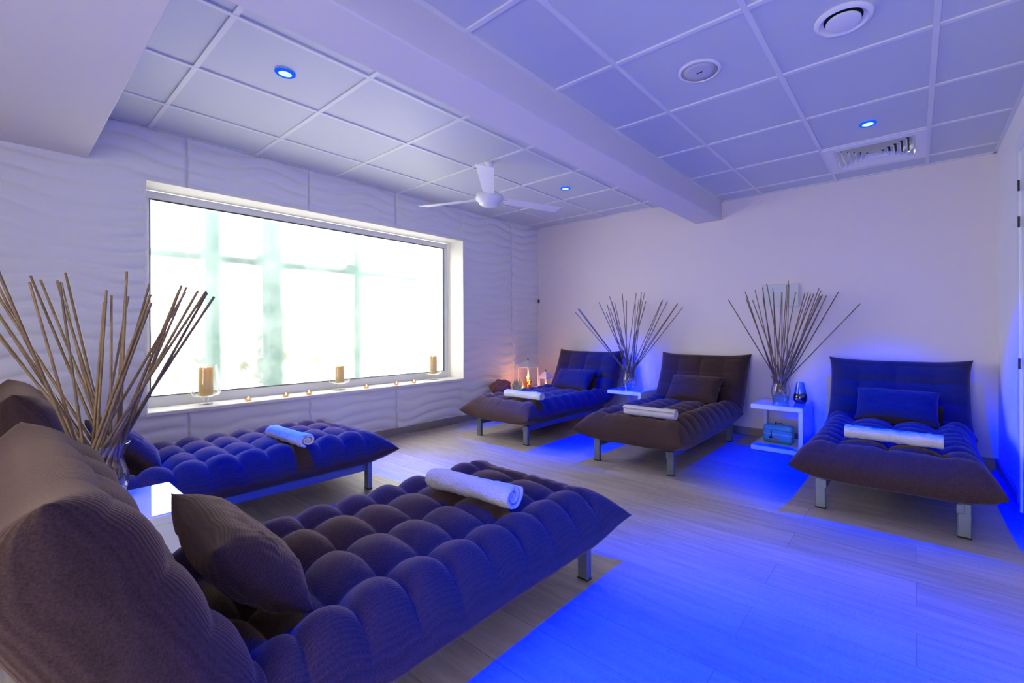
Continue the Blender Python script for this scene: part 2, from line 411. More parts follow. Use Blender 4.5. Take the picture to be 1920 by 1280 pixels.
# ------------------------------------------------------------------ the window
FX = -4.205
mb = MB(); fw = .058
mb.box(FX - .05, FX, WY0, WY1, WZ1 - fw, WZ1, .006).box(FX - .05, FX, WY0, WY1, WZ0 - .005, WZ0 + .075, .006)
mb.box(FX - .05, FX, WY0, WY0 + fw, WZ0 + .075, WZ1 - fw, .006).box(FX - .05, FX, WY1 - fw, WY1, WZ0 + .075, WZ1 - fw, .006)
w1 = struct(mb.build('window_1', M['frame']))
mb = MB(); g = .006
a, b_, c_, d_ = WY0 + fw, WY1 - fw, WZ0 + .075, WZ1 - fw
mb.box(FX - .02, FX - .002, a, b_, d_ - g, d_ + .001).box(FX - .02, FX - .002, a, b_, c_ - .001, c_ + g * .6)
mb.box(FX - .02, FX - .002, a, a + g * .7, c_, d_).box(FX - .02, FX - .002, b_ - g * .7, b_ + .001, c_, d_)
mb.build('gasket', M['gasket'], w1)
mb = MB(); mb.add([(FX - .018, a, c_), (FX - .018, b_, c_), (FX - .018, b_, d_), (FX - .018, a, d_)], [(0, 1, 2, 3)])
mb.build('window_pane', M['pane'], w1)
# reveal lining and sill
mb = MB()
mb.box(FX, XW + .012, WY1, WY1 + .012, WZ0, WZ1).box(FX, XW + .012, WY0 - .012, WY0, WZ0, WZ1).box(FX, XW + .012, WY0 - .012, WY1 + .012, WZ1, WZ1 + .012)
struct(mb.build('window_1_reveal', M['reveal']))
struct(MB().box(FX - .05, XW + .026, WY0 - .012, WY1 + .012, WZ0 - .028, WZ0, .004).build('window_1_sill', M['sill']))

# ------------------------------------------------------------------ what lies outside the window
M['ground'] = simple('outside_paving', (.55, .54, .50), .9, noise_amt=.1, scale=3)
M['teal'] = simple('pale_teal_paint', (.085, .15, .14), .7, noise_amt=.12, scale=6)
M['pink'] = simple('pale_pink_render', (.30, .22, .19), .8, noise_amt=.1, scale=4)
M['leaf'] = simple('olive_leaves', (.07, .08, .03), .8, noise_amt=.5, scale=12)
struct(MB().box(-22, -4.35, -12, 20, -.1, 0).build('ground', M['ground']))
for k, (y0, y1) in enumerate(((1.46, 1.62), (2.02, 2.26), (3.16, 3.30))):
    p = MB().box(-6.25, -6.0, y0, y1, 0, 2.4, .01).lathe([(.16, 0), (.16, .12), (.13, .16)], 20, (-6.125, (y0 + y1) / 2, 0)).build('porch_post', M['teal'])
    tag(p, ('pale teal post outside the misted window, nearest its left end', 'broad pale teal post outside the misted window, second from its left end', 'faint pale post outside the misted window, towards its right end')[k], 'post', 'porch posts outside the window')
bm_ = MB().box(-6.40, -6.26, -3, 9, 1.83, 1.95, .01).build('porch_beam', M['teal'])
tag(bm_, 'pale horizontal beam across the posts outside the misted window', 'beam')
hs = empty('outbuilding', (-15, 7.0, 0))
tag(hs, 'blurred pale pink building far outside the window', 'building')
MB().box(-1, 1, -1.6, 1.6, 0, 1.7).build('wall', M['pink'], hs)
MB().box(-1.1, 1.1, -1.75, 1.75, 1.7, 1.82).build('roof', M['ground'], hs)
mb = MB()
for k in range(140):
    p = Vector((random.gauss(0, .5), random.gauss(0, .8), abs(random.gauss(.5, .35))))
    s = random.uniform(.08, .2)
    mb.add([p + Vector((s * random.uniform(-1, 1), s * random.uniform(-1, 1), s * random.uniform(-1, 1))) for _ in range(4)], [(0, 1, 2), (1, 2, 3)])
bu = mb.build('garden_bush', M['leaf'], loc=(-9.5, 2.5, 0))
tag(bu, 'blurred olive bush outside the window near its left post', 'bush')

# ------------------------------------------------------------------ lounges
W = .90
def pillow_pair(L, P, wfoot, whead, wside, Tt, Tb, vrow0, pitch, dimple, inset, nu=73, nv=200, v_off=0.0, pu=.225, head_ears=True, seam=None, side_fade=False):
    """two-sided tufted pad following the centre line P(v) -> (y, z, ny, nz)"""
    mb = MB()
    def e1(a, w):
        t = min(max(a / w, 0), 1)
        return (1 - (1 - t) ** 2.2) ** .55
    us = [0.5 - .5 * math.cos(PI * i / (nu - 1)) for i in range(nu)]
    us = [.55 * (i / (nu - 1)) + .45 * us[i] for i in range(nu)]
    vs_ = [.6 * (j / (nv - 1)) + .4 * (.5 - .5 * math.cos(PI * j / (nv - 1))) for j in range(nv)]
    def pt(i, j, top):
        u, v = us[i], vs_[j] * L
        s = 2 * u - 1
        hw = W / 2 - inset * (1 - (2 * v / L - 1) ** 4)
        x = s * hw
        # pull the ends in between the corners
        edge = (1 - s ** 4)
        vv = v
        if v < .25: vv = v + inset * 1.1 * edge * (1 - v / .25) ** 1.5
        if head_ears and v > L - .25: vv = v - inset * 1.1 * edge * (1 - (L - v) / .25) ** 1.5
        y, z, ny, nz = P(vv)
        dz = seam(s, v) if seam else 0.0
        y += ny * dz; z += nz * dz
        e = e1((1 - abs(s)) * W / 2, wside if top else wside * .5) * e1(v, wfoot) * e1(L - v, whead)
        if top:
            su = abs(math.sin(PI * (x) / pu)); sv = abs(math.sin(PI * (v - vrow0) / pitch))
            puff = .5 * (su ** .55 + sv ** .55) + .22 * (su * sv) ** .5 - .22
            # fade the tufts at the ends
            fade = min(1, max(0, (v - vrow0 + pitch * .5) / (pitch * .5))) * min(1, max(0, (L - v) / .08))
            h = Tt - dimple * (1 - puff) * (.25 + .75 * fade) * (1 if v > vrow0 - pitch * .1 else .55)
            h += .006 * fbm((x * 3, v * 3, 1.7), 1.6)
            if seam and v < .22: h += .0035 * math.sin(x * 95 + 5 * fbm((x * 2, v * 3, 5), 2)) * math.sin(PI * v / .22) * (.5 + fbm((x, 0, 3), 4))
            if side_fade: h += dimple * (1 - puff) * (.25 + .75 * fade) * abs(s) ** 5 * .9
            h -= sink(x, v + v_off) * Tt
            h *= e
        else:
            h = -Tb * e
        rz_ = .004 * fbm((x, v, 9), 6)
        return (x, y + ny * h, z + nz * h + rz_ * e)
    uvt = lambda i, j: ((us[i]) * W, vs_[j] * L + v_off)
    mb.grid(lambda i, j: pt(i, j, True), nu, nv, uvfn=uvt)
    mb.grid(lambda i, j: pt(i, j, False), nu, nv, uvfn=lambda i, j: (us[i] * W, vs_[j] * L + v_off + 3))
    return mb
def merge(o, d=.0004):
    import bmesh
    bm = bmesh.new(); bm.from_mesh(o.data)
    bmesh.ops.remove_doubles(bm, verts=bm.verts, dist=d)
    bmesh.ops.recalc_face_normals(bm, faces=bm.faces)
    bm.to_mesh(o.data); bm.free(); return o
def sink(x, v):
    '''the pad is pressed in where the cushion sits in the fold'''
    m = math.exp(-(x / .29) ** 4)
    return m * (.62 * math.exp(-((v - 1.30) / .21) ** 4))
def seat_seam(s, v):
    corner = (abs(s) ** 5) * math.exp(-(v / .17) ** 2)
    return -.050 * (1 - corner) * min(1, max(0, (1.345 - v) / .3))
def seat_path(v):
    z = .252 + .016 * min(1, v / .35)
    return (v, z, 0.0, 1.0)
def bez(t):
    a, b, c = Vector((1.285, .262)), Vector((1.42, .33)), Vector((1.585, .785))
    p = a * (1 - t) ** 2 + b * 2 * t * (1 - t) + c * t * t
    d = ((b - a) * (1 - t) + (c - b) * t).normalized()
    return p, d
def arc_table(n=60):
    pts = [bez(i / n)[0] for i in range(n + 1)]; L = [0]
    for i in range(n): L.append(L[-1] + (pts[i + 1] - pts[i]).length)
    return L
AT = arc_table(); BL = AT[-1]
def back_path(v):
    v = min(max(v, 0), BL - 1e-6)
    k = next(i for i in range(60) if AT[i + 1] > v - 1e-9)
    t = (k + (v - AT[k]) / (AT[k + 1] - AT[k])) / 60
    p, d = bez(min(max(t, 0), 1))
    return (p.x, p.y, -d.y, d.x)
def make_lounge():
    r = empty('chaise_lounge')
    seat = merge(pillow_pair(1.345, seat_path, .24, .17, .15, .178, .036, .19, .131, .058, .024, nv=210, seam=seat_seam).build('seat', M['fabric'], r, smooth=True))
    back = merge(pillow_pair(BL, back_path, .20, .15, .11, .088, .118, .10, .15, .034, .024, nv=110, side_fade=True, v_off=1.345).build('backrest', M['fabric'], r, smooth=True))
    f = MB()
    for x in (-.29, .29):
        f.box(x - .016, x + .016, .12, 1.40, .118, .166, .003)
    f.box(-.29, .29, .42, .455, .12, .165, .003).box(-.29, .29, 1.30, 1.335, .12, .165, .003)
    for x in (-.30, .30):
        f.tube([(x, 1.36, .16), (x, 1.45, .30), (x, 1.58, .62)], .014, 8)
    f.build('frame', M['steel'], r, smooth=True, angle=35)
    for x in (-.305, .305):
        l = MB().box(x - .026, x + .026, .122, .150, .006, .172, .004).build('leg', M['steel'], r, smooth=True, angle=30)
        MB().box(x - .027, x + .027, .121, .151, 0, .008, .002).build('foot_cap', M['black'], l)
    for x in (-.31, .31):
        l = MB().box(x - .028, x + .028, 1.33, 1.40, .006, .172, .004).build('leg', M['steel'], r, smooth=True, angle=30)
        MB().box(x - .029, x + .029, 1.329, 1.401, 0, .008, .002).build('foot_cap', M['black'], l)
    return r
lounge0 = make_lounge()
GL = 'tufted brown chaise lounges around the room'
places = [((-3.01, 2.77, 0), 0, 'tufted brown chaise lounge in the back corner beside the wave wall and the candle lanterns'),
          ((-1.643, 2.77, 0), 0, 'tufted brown chaise lounge between the two white side tables at the back wall'),
          ((-.12, 2.77, 0), 0, 'tufted brown chaise lounge standing next to the right-hand wall with a wide rolled towel'),
          ((-3.08, 1.625, 0), PI, 'tufted brown chaise lounge along the wave wall under the window, side lit blue'),
          ((-1.37, 1.625, 0), PI, 'large tufted brown chaise lounge closest to the viewer, its back filling lower left')]
for k, (loc, rz, lab) in enumerate(places):
    o = lounge0 if k == 0 else copy_tree(lounge0)
    o.location = loc; o.rotation_euler = (0, 0, rz)
    tag(o, lab, 'lounge chair', GL)

from mathutils.bvhtree import BVHTree
def bvh_of(o, mw=None):
    mw = mw or o.matrix_world
    return BVHTree.FromPolygons([mw @ v.co for v in o.data.vertices], [tuple(p.vertices) for p in o.data.polygons])
LOUNGE_BVH = [bvh_of(o, Matrix.Identity(4)) for o in lounge0.children if o.data]
def settle(o, mw_local, step, n=80):
    '''moves a thing, given in the lounge's own frame, by small steps until it no longer touches the lounge'''
    for k in range(n):
        t = bvh_of(o, Matrix.Translation(Vector(step) * k) @ mw_local)
        if not any(t.overlap(b) for b in LOUNGE_BVH): return Matrix.Translation(Vector(step) * k) @ mw_local
    return mw_local
# lumbar cushions
def cushion_mesh(w=.50, h=.29, t=.072, seed=0):
    mb = MB(); nu, nv = 61, 41
    def pt(i, j, sg):
        u = -1 + 2 * i / (nu - 1); v = -1 + 2 * j / (nv - 1)
        u = .6 * u + .4 * math.sin(u * PI / 2); v = .6 * v + .4 * math.sin(v * PI / 2)
        x = u * w / 2 * (1 - .07 * (1 - v ** 4) * abs(u) ** 3); y = v * h / 2 * (1 - .08 * (1 - u ** 4) * abs(v) ** 3)
        e = ((1 - abs(u) ** 3.2) * (1 - abs(v) ** 3.0)) ** .52
        wr = .010 * abs(math.sin(26 * u + 9 * v + 4 * fbm((u * 1.2, v * 1.2, seed), 1.3))) * (abs(u) ** 1.3) * (1 - abs(v) ** 2) + .008 * fbm((u, v, seed + sg), 2.2)
        return (x, y, sg * (t * e + (wr - .004) * e))
    for sg in (1, -1):
        mb.grid(lambda i, j: pt(i, j, sg), nu, nv, uvfn=lambda i, j: (j / (nv - 1) * h, i / (nu - 1) * w + sg))
    return mb
cush0 = merge(cushion_mesh(seed=2).build('lumbar_cushion', M['fabric'], smooth=True))
cl = ['small brown cushion propped on the lounge in the back corner by the lanterns',
      'small brown cushion propped on the back of the lounge between the two side tables',
      'small brown cushion glowing blue on the lounge next to the right-hand wall',
      'brown cushion half hidden behind the bamboo vase on the lounge under the window',
      'large looking wrinkled brown cushion on the lounge closest to the viewer']
cpos = [(0.0, 1.255, .435, .04), (.035, 1.255, .435, -.03), (.01, 1.255, .435, -.04), (.0, 1.255, .435, .05), (.01, 1.255, .435, -.05)]
for k, ((loc, rz, _), lab) in enumerate(zip(places, cl)):
    o = cush0 if k == 0 else cush0.copy()
    if k: COL.objects.link(o)
    cx_, cy_, cz_, tw = cpos[k]
    local = Matrix.Translation((cx_, cy_, cz_)) @ Matrix.Rotation(tw, 4, 'Z') @ Matrix.Rotation(math.radians(49), 4, 'X')
    local = settle(o, local, (0, -.0018, .0022)); print('cushion moved', (local.translation - Vector((cx_, cy_, cz_)))[:])
    o.matrix_world = Matrix.Translation(loc) @ Matrix.Rotation(rz, 4, 'Z') @ local
    tag(o, lab, 'cushion', 'cushions on the lounges')

# rolled towels
def towel_mesh(L, R, seed, flat=1.0, turns=2.45):
    mb = MB(); n = int(turns * 26); th = R / (turns + .25)
    prof = []
    for k in range(n + 1):
        a = 2 * PI * turns * k / n
        r = R - th * .5 - th * (turns - a / (2 * PI))
        prof.append((a, max(r, .004)))
    loop = [(a, r + th * .38) for a, r in prof] + [(a, max(r - th * .24, .001)) for a, r in reversed(prof)]
    m = len(loop); nx = 44
    rng = random.Random(seed); a0 = rng.uniform(0, 6.28)
    def pt(i, j):
        a, r = loop[i]; s = j / (nx - 1)
        x = (s - .5) * L
        endr = 1 - .07 * max(0, (abs(s - .5) - .44) / .06) ** 2
        dx = (.012 if s > .5 else -.012) * (1 - r / R) * max(0, abs(s - .5) * 2 - .8) * 5 * -1
        rr = r * endr * (1 + .07 * fbm((x * 7, math.cos(a) * .6, math.sin(a) * .6 + seed), 1.4) - .07 * math.sin(s * PI) ** 2)
        wob = .004 * fbm((x * 14, math.cos(a), math.sin(a) + seed * 3), 2.4)
        rr += wob
        return (x + dx, rr * math.cos(a + a0), rr * math.sin(a + a0) * flat)
    mb.grid(pt, m, nx, wrap=True, uvfn=lambda i, j: (i / m, j / nx))
    mb.f.append(tuple(range(m - 1, -1, -1))) if False else None
    # close both ends between the outer and inner face of the roll
    h = n + 1
    for j in (0, nx - 1):
        for k in range(n):
            q = (j * m + k, j * m + k + 1, j * m + (m - 2 - k), j * m + (m - 1 - k))
            mb.f.append(q)
    return mb
tw = [('A', (-2.827, 3.008), .45, .046, .5, 'rolled white towel on the lounge in the back corner by the lanterns', 1.0),
      ('B', (-1.517, 2.94), .41, .046, 1.0, 'rolled cream towel on the lounge between the two side tables', 1.0),
      ('C', (-.103, 3.047), .44, .047, -3.3, 'long rolled white towel, plain ended, on the lounge by the right-hand wall', .93),
      ('E', (-2.835, 1.053), .44, .05, 3.0, 'rolled white towel on the lounge under the window', .86),
      ('D', (-1.30, 1.095), .42, .052, 5.5, 'large looking rolled white towel on the lounge closest to the viewer, spiral end showing', 1.0)]
for k, (n, (x, y), L, R, ang, lab, fl) in enumerate(tw):
    o = towel_mesh(L, R, k + 1, fl).build('rolled_towel', M['towel'], smooth=True, angle=60)
    pl = places['ABCED'.index(n)]
    inv = (Matrix.Translation(pl[0]) @ Matrix.Rotation(pl[1], 4, 'Z'))
    mw_ = Matrix.Translation((x, y, .372 + R * fl * .93)) @ Matrix.Rotation(math.radians(ang), 4, 'Z')
    o.matrix_world = inv @ settle(o, inv.inverted() @ mw_, (0, 0, .002))
    tag(o, lab, 'towel', 'rolled towels on the lounges')

# ------------------------------------------------------------------ side tables
def side_table(x0, x1, y0, y1, top, label):
    cx, cy = (x0 + x1) / 2, (y0 + y1) / 2
    r = empty('side_table', (cx, cy, 0)); hx, hy = (x1 - x0) / 2, (y1 - y0) / 2
    MB().box(-hx, hx, -hy, hy, top - .038, top - .004, .003).build('table_frame', M['lacquer'], r)
    MB().box(-hx + .006, hx - .006, -hy + .006, hy - .006, top - .006, top, .0015).build('table_top', M['tabletop'], r)
    MB().box(-hx, hx, -hy, hy, .006, .045, .003).build('shelf', M['lacquer'], r)
    MB().box(hx - .032, hx, -hy, hy, .045, top - .038, .002).build('side_panel', M['lacquer'], r)
    MB().box(-hx, -hx + .03, hy - .032, hy, .045, top - .038, .002).build('post', M['lacquer'], r)
    return tag(r, label, 'side table', 'white side tables beside the lounges')
TT = .388
side_table(-2.55, -2.155, 3.99, 4.42, TT, 'white side table left of the middle back-wall lounge, nothing on its lower shelf')
side_table(-1.095, -.70, 3.95, 4.38, TT, 'white side table at the back wall with a painted case on its lower shelf')
side_table(-2.46, -2.035, .06, .455, TT, 'white side table with mirror-like top between the two lounges facing the back wall')

# ------------------------------------------------------------------ glass vases with bamboo canes
def vase(x, y, label):
    r = empty('glass_vase', (x, y, TT))
    H = .218
    outer = [(.060, .0), (.063, .012), (.066, .03), (.076, .065), (.079, .09), (.074, .12), (.064, .15), (.062, .168), (.067, .19), (.078, .212), (.0795, H)]
    inner = [(.0775, H), (.0755, .212), (.0645, .19), (.0595, .168), (.0615, .15), (.0715, .12), (.0765, .09), (.0735, .065), (.060, .05)]
    MB().lathe(outer + inner, 40, cap0=False, cap1=True).build('body', M['glass'], r, smooth=True, angle=50)
    MB().lathe([(.059, .002), (.0615, .014), (.0645, .03), (.070, .047), (.0, .050)], 36, cap1=False).build('thick_base', M['thick'], r, smooth=True, angle=50)
    MB().tube([(.0785 * math.cos(a), .0785 * math.sin(a), H) for a in [2 * PI * k / 40 for k in range(41)]], .0022, 8).build('rim', M['glass'], r, smooth=True)
    tag(r, label, 'vase', 'clear glass vases of bamboo canes')
    return r
def seg_dist(p1, q1, p2, q2):
    d1, d2, r = q1 - p1, q2 - p2, p1 - p2
    a, e, f = d1.dot(d1), d2.dot(d2), d2.dot(r); c = d1.dot(r); b = d1.dot(d2)
    den = a * e - b * b
    s_ = min(1, max(0, (b * f - c * e) / den)) if den > 1e-9 else 0
    t_ = (b * s_ + f) / e
    if t_ < 0: t_, s_ = 0, min(1, max(0, -c / a))
    elif t_ > 1: t_, s_ = 1, min(1, max(0, (b - c) / a))
    return ((p1 + d1 * s_) - (p2 + d2 * t_)).length
def canes(cx, cy, tips, label, group, seed, view):
    rng = random.Random(seed)
    zr, done = TT + .175, []
    order = sorted(tips, key=lambda p: -math.hypot(p[0] - cx, p[1] - cy))
    for tx, ty, tz in order:
        r0 = rng.uniform(.0040, .0050) * (1.16 if cy < 2 else 1)
        best = None
        for tr in range(7000):
            zb = TT + .056 + (tr / 7000) * .085
            a = rng.uniform(0, 2 * PI); q = .050 * math.sqrt(rng.random())
            B = Vector((cx + q * math.cos(a), cy + q * math.sin(a), zb))
            jd = rng.uniform(-.2, .2) * min(1, tr / 100)
            T_ = Vector((tx, ty, tz)) + (Vector((tx, ty, tz)) - view).normalized() * jd      # free depth of the tip
            T_ += Vector((rng.uniform(-1, 1), rng.uniform(-1, 1), rng.uniform(-1, 1))) * .022 * (tr / 7000)
            if T_.y > YB - .02: continue
            ok = True
            for zq, lim in ((TT + .168, .0505), (TT + .12, .061), (TT + .218, .067)):
                t = (zq - zb) / (T_.z - zb)
                if t < 0: continue
                p = B.lerp(T_, t)
                if math.hypot(p.x - cx, p.y - cy) > lim: ok = False; break
            if not ok: continue
            m = min([seg_dist(B, T_, b2, t2) - r0 * 1.3 - r2 * 1.3 for b2, t2, r2 in done] or [1])
            if best is None or m > best[0]: best = (m, B, T_)
            if m > .0006: break
        if best is None: continue
        m, B, T_ = best
        if m < .0004: MISS.append(round(m, 4))
        done.append((B, T_, r0))
        L = (T_ - B).length; sp = rng.uniform(.13, .21); n = rng.uniform(.2, .8) * sp
        nodes = []
        while n < L - .02: nodes.append(n / L); n += sp * rng.uniform(.85, 1.15)
        seq = [0.0] + sorted([v for q in nodes for v in (q - .009, q - .003, q, q + .003, q + .009)]) + [1.0]
        pts, rad = [], []
        for q in seq:
            pts.append(B.lerp(T_, q))
            near = min([abs(q - v) for v in nodes] or [1])
            rad.append(r0 * (1 - .22 * q) * (1.26 if near < .001 else 1.10 if near < .004 else 1.0))
        o = MB().tube(pts, rad, 9).build('bamboo_cane', M['cane'], smooth=True, angle=50)
        tag(o, label, 'cane', group)
MISS = []
VL, VR, VF = (-2.405, 4.20), (-.915, 4.205), (-2.325, .235)
vase(*VL, 'clear glass vase of canes left of the middle lounge at the back wall')
vase(*VR, 'clear glass vase of canes beside the small blue glass lamp')
vase(*VF, 'clear glass vase of canes between the two lounges in front of the window')
canes(*VL, TIPS_LEFT, 'thin brown bamboo cane in the vase left of the middle lounge at the back wall', 'bamboo canes in the vase left of the middle lounge', 11, Vector((0, 0, 1.016)))
canes(*VR, TIPS_RIGHT, 'thin brown bamboo cane in the vase beside the small blue glass lamp', 'bamboo canes in the vase beside the blue lamp', 12, Vector((0, 0, 1.016)))
canes(*VF, TIPS_FRONT, 'thick looking bamboo cane in the vase in front of the window wall at the left', 'bamboo canes in the vase in front of the window wall', 13, Vector((0, 0, 1.016)))
print('cane misses', MISS)

# blue glass lamp
r = empty('glass_oil_lamp', (-.765, 4.215, TT))
tag(r, 'small blue glass lamp with dark lower half on the side table by the right-hand lounge', 'lamp')
MB().lathe([(.030, 0), (.044, .008), (.052, .03), (.053, .055), (.049, .078), (.046, .08)], 32).build('lamp_base', M['navy'], r, smooth=True, angle=50)
MB().lathe([(.046, .08), (.044, .10), (.036, .14), (.028, .178)], 32, cap0=False, cap1=False).build('lamp_shade', M['cobalt'], r, smooth=True, angle=50)
# painted case on the lower shelf
def case_mat():
    m, nt, b = nmat('painted_seaside_case')
    tc = N(nt, 'ShaderNodeTexCoord'); sp = N(nt, 'ShaderNodeSeparateXYZ'); nt.links.new(tc.outputs['Generated'], sp.inputs[0])
    nz = N(nt, 'ShaderNodeTexNoise', Scale=5.0, Detail=4.0); nt.links.new(tc.outputs['Generated'], nz.inputs['Vector'])
    ad = N(nt, 'ShaderNodeMath', operation='MULTIPLY_ADD'); ad.inputs[1].default_value = .16
    nt.links.new(nz.outputs['Fac'], ad.inputs[0]); nt.links.new(sp.outputs[2], ad.inputs[2])
    cr = N(nt, 'ShaderNodeValToRGB'); nt.links.new(ad.outputs[0], cr.inputs[0])
    e = cr.color_ramp.elements
    e[0].position = .0; e[0].color = (.05, .22, .16, 1); e[1].position = 1; e[1].color = (.10, .42, .62, 1)
    for p, c in ((.24, (.06, .26, .2)), (.30, (.05, .33, .5)), (.56, (.07, .38, .6)), (.59, (.5, .62, .7)), (.63, (.08, .36, .6))):
        k = e.new(p); k.color = (*c, 1)
    nt.links.new(cr.outputs[0], b.inputs['Base Color']); b.inputs['Roughness'].default_value = .4
    return m
M['case'] = case_mat()
M['pinkpaint'] = simple('pink_paint', (.55, .12, .25), .5)
r = empty('painted_case', (-.92, 4.15, .0465)); r.rotation_euler = (0, 0, -.12)
tag(r, 'small turquoise case painted with a boat, on the lower shelf of the side table', 'case')
MB().box(-.115, .115, -.045, .045, 0, .15, .012).build('case_body', M['case'], r)
MB().box(-.117, .117, -.047, .047, .108, .112, .001).build('lid_seam', M['steel'], r)
MB().tube([(-.03, -.0, .15), (-.028, 0, .164), (.028, 0, .164), (.03, 0, .15)], .005, 8).build('case_handle', M['black'], r, smooth=True)
m = MB()
m.add([(-.062, -.046, .035), (-.032, -.046, .035), (-.028, -.046, .05), (-.040, -.046, .055), (-.042, -.046, .105), (-.050, -.046, .105), (-.052, -.046, .055), (-.068, -.046, .05)], [tuple(range(8))])
for f in list(m.f): pass
m.add([(p[0], -.0445, p[2]) for p in m.v], [tuple(range(7, -1, -1))])
m.build('painted_boat', M['black'], r)
MB().lathe([(.0, -.010), (.030, -.004), (.03, .004), (.0, .010)], 14, (0, 0, 0), False, False).build('painted_flower', M['pinkpaint'], r, loc=(-.01, -.0455, .036)).scale = (1.1, .12, 1)

# ------------------------------------------------------------------ window sill: hurricane glasses, candles, tealights
def hurricane(y, x, lab1, lab2, ch, rcand=.040):
    r = empty('hurricane_glass', (x, y, WZ0))
    bowl = [(.012, .05), (.030, .052), (.078, .066), (.086, .085), (.084, .13), (.072, .22), (.066, .285), (.064, .285), (.070, .22), (.082, .13), (.084, .087), (.076, .070), (.0, .060)]
    MB().lathe(bowl, 40, cap1=False).build('bowl', M['glass'], r, smooth=True, angle=60)
    MB().lathe([(.040, 0), (.041, .004), (.018, .012), (.011, .022), (.018, .034), (.011, .044), (.012, .052)], 28).build('stem', M['glass'], r, smooth=True, angle=60)
    tag(r, lab1, 'candle glass', 'footed hurricane glasses on the window sill')
    c = MB(); z0 = .0635
    top = z0 + ch
    prof = [(rcand * .97, z0), (rcand, z0 + .004), (rcand, top - .004), (rcand * .97, top), (rcand * .86, top), (rcand * .7, top - .016), (.0, top - .024)]
    o = c.lathe(prof, 32, cap1=False).build('pillar_candle', M['wax'], smooth=True, angle=50, loc=(x, y, WZ0))
    MB().lathe([(.0015, 0), (.0015, .012)], 8, (0, 0, top - .024)).build('wick', M['black'], o)
    MB().lathe([(.0, 0), (.005, .006), (.0055, .012), (.003, .022), (.0, .03)], 12, (0, 0, top - .016), False, False).build('flame', M['flame'], o, smooth=True)
    tag(o, lab2, 'candle', 'pillar candles on the window sill')
    return (x, y, WZ0 + top)
cand = [hurricane(.955, -4.075, 'footed hurricane glass at the left end of the window sill', 'thick tan pillar candle in the left-end hurricane glass', .205, .043),
        hurricane(1.93, -4.09, 'footed hurricane glass near the middle of the window sill', 'short tan pillar candle, slanting top, in the middle hurricane glass', .15, .036),
        hurricane(2.94, -4.10, 'footed hurricane glass at the right end of the window sill', 'tall tan pillar candle in the right-end hurricane glass', .19, .036)]
M['tealight'] = clear_glass('amber_tealight_cup', (1, .80, .55), base=.1)
def tealight(x, y, z, label, group, s=1.0):
    r = empty('tealight', (x, y, z))
    MB().lathe([(.017 * s, 0), (.021 * s, .006), (.023 * s, .022), (.021 * s, .022), (.019 * s, .008), (.0, .004)], 24, cap1=False).build('cup', M['tealight'], r, smooth=True, angle=50)
    MB().lathe([(.0175 * s, .0065), (.0175 * s, .012), (.0, .0125)], 20, cap1=False).build('wax', M['wax'], r, smooth=True, angle=40)
    MB().lathe([(.0, .012), (.005, .016), (.0055, .021), (.003, .029), (.0, .036)], 12, (0, 0, 0), False, False).build('flame', M['flame'], r, smooth=True)
    tag(r, label, 'tealight', group)
for k, y in enumerate((1.195, 1.455, 1.63, 2.13, 2.435, 2.63)):
    side = 'left' if k < 3 else 'right'
    tealight(-3.995, y, WZ0, ('first', 'second', 'third')[k % 3] + f' lit tealight to the right of the {"left-end" if k < 3 else "middle"} hurricane glass', 'lit tealights on the window sill')

# ------------------------------------------------------------------ back corner: low stand, lanterns, fruit
ST = .292
r = empty('corner_stand', (-3.72, 3.96, 0))
tag(r, 'low white stand squeezed between the corner lounge and the wave wall', 'stand')
MB().box(-.19, .17, -.44, .46, ST - .03, ST, .004).build('top', M['lacquer'], r)
for a in (-.17, .15):
    for b in (-.42, .44): MB().box(a - .015, a + .015, b - .015, b + .015, 0, ST - .03, .002).build('leg', M['lacquer'], r)
def lantern(x, y, w, h, hr, label, arch=False):
    r = empty('candle_lantern', (x, y, ST)); k = w / 2
    MB().box(-k, k, -k, k, 0, .016, .002).build('base', M['white'], r)
    m = MB(); p = .007
    for a in (-k + p, k - p):
        for b in (-k + p, k - p): m.box(a - p, a + p, b - p, b + p, .016, h, .001)
    for z in (h - .012,):
        m.box(-k, k, -k, -k + .012, z, z + .012).box(-k, k, k - .012, k, z, z + .012).box(-k, -k + .012, -k, k, z, z + .012).box(k - .012, k, -k, k, z, z + .012)
    m.build('posts', M['white'], r)
    m = MB(); o = k * 1.08
    m.add([(-o, -o, h), (o, -o, h), (o, o, h), (-o, o, h), (-k * .25, -k * .25, h + hr), (k * .25, -k * .25, h + hr), (k * .25, k * .25, h + hr), (-k * .25, k * .25, h + hr)],
          [(0, 1, 2, 3), (4, 5, 6, 7), (0, 1, 5, 4), (1, 2, 6, 5), (2, 3, 7, 6), (3, 0, 4, 7)])
    m.build('roof', M['white'], r)
    MB().lathe([(.004, h + hr), (.010, h + hr + .01), (.009, h + hr + .022), (.0, h + hr + .03)], 12, (0, 0, 0), True, False).build('knob', M['steel'], r, smooth=True)
    tag(r, label, 'lantern', 'white lanterns in the back corner'); return r
lantern(-3.80, 4.12, .19, .27, .075, 'tall white candle lantern on the corner stand, lit candles in front of it')
lantern(-3.655, 4.29, .13, .13, .07, 'short white lantern with pointed roof beside the corner lounge backrest')
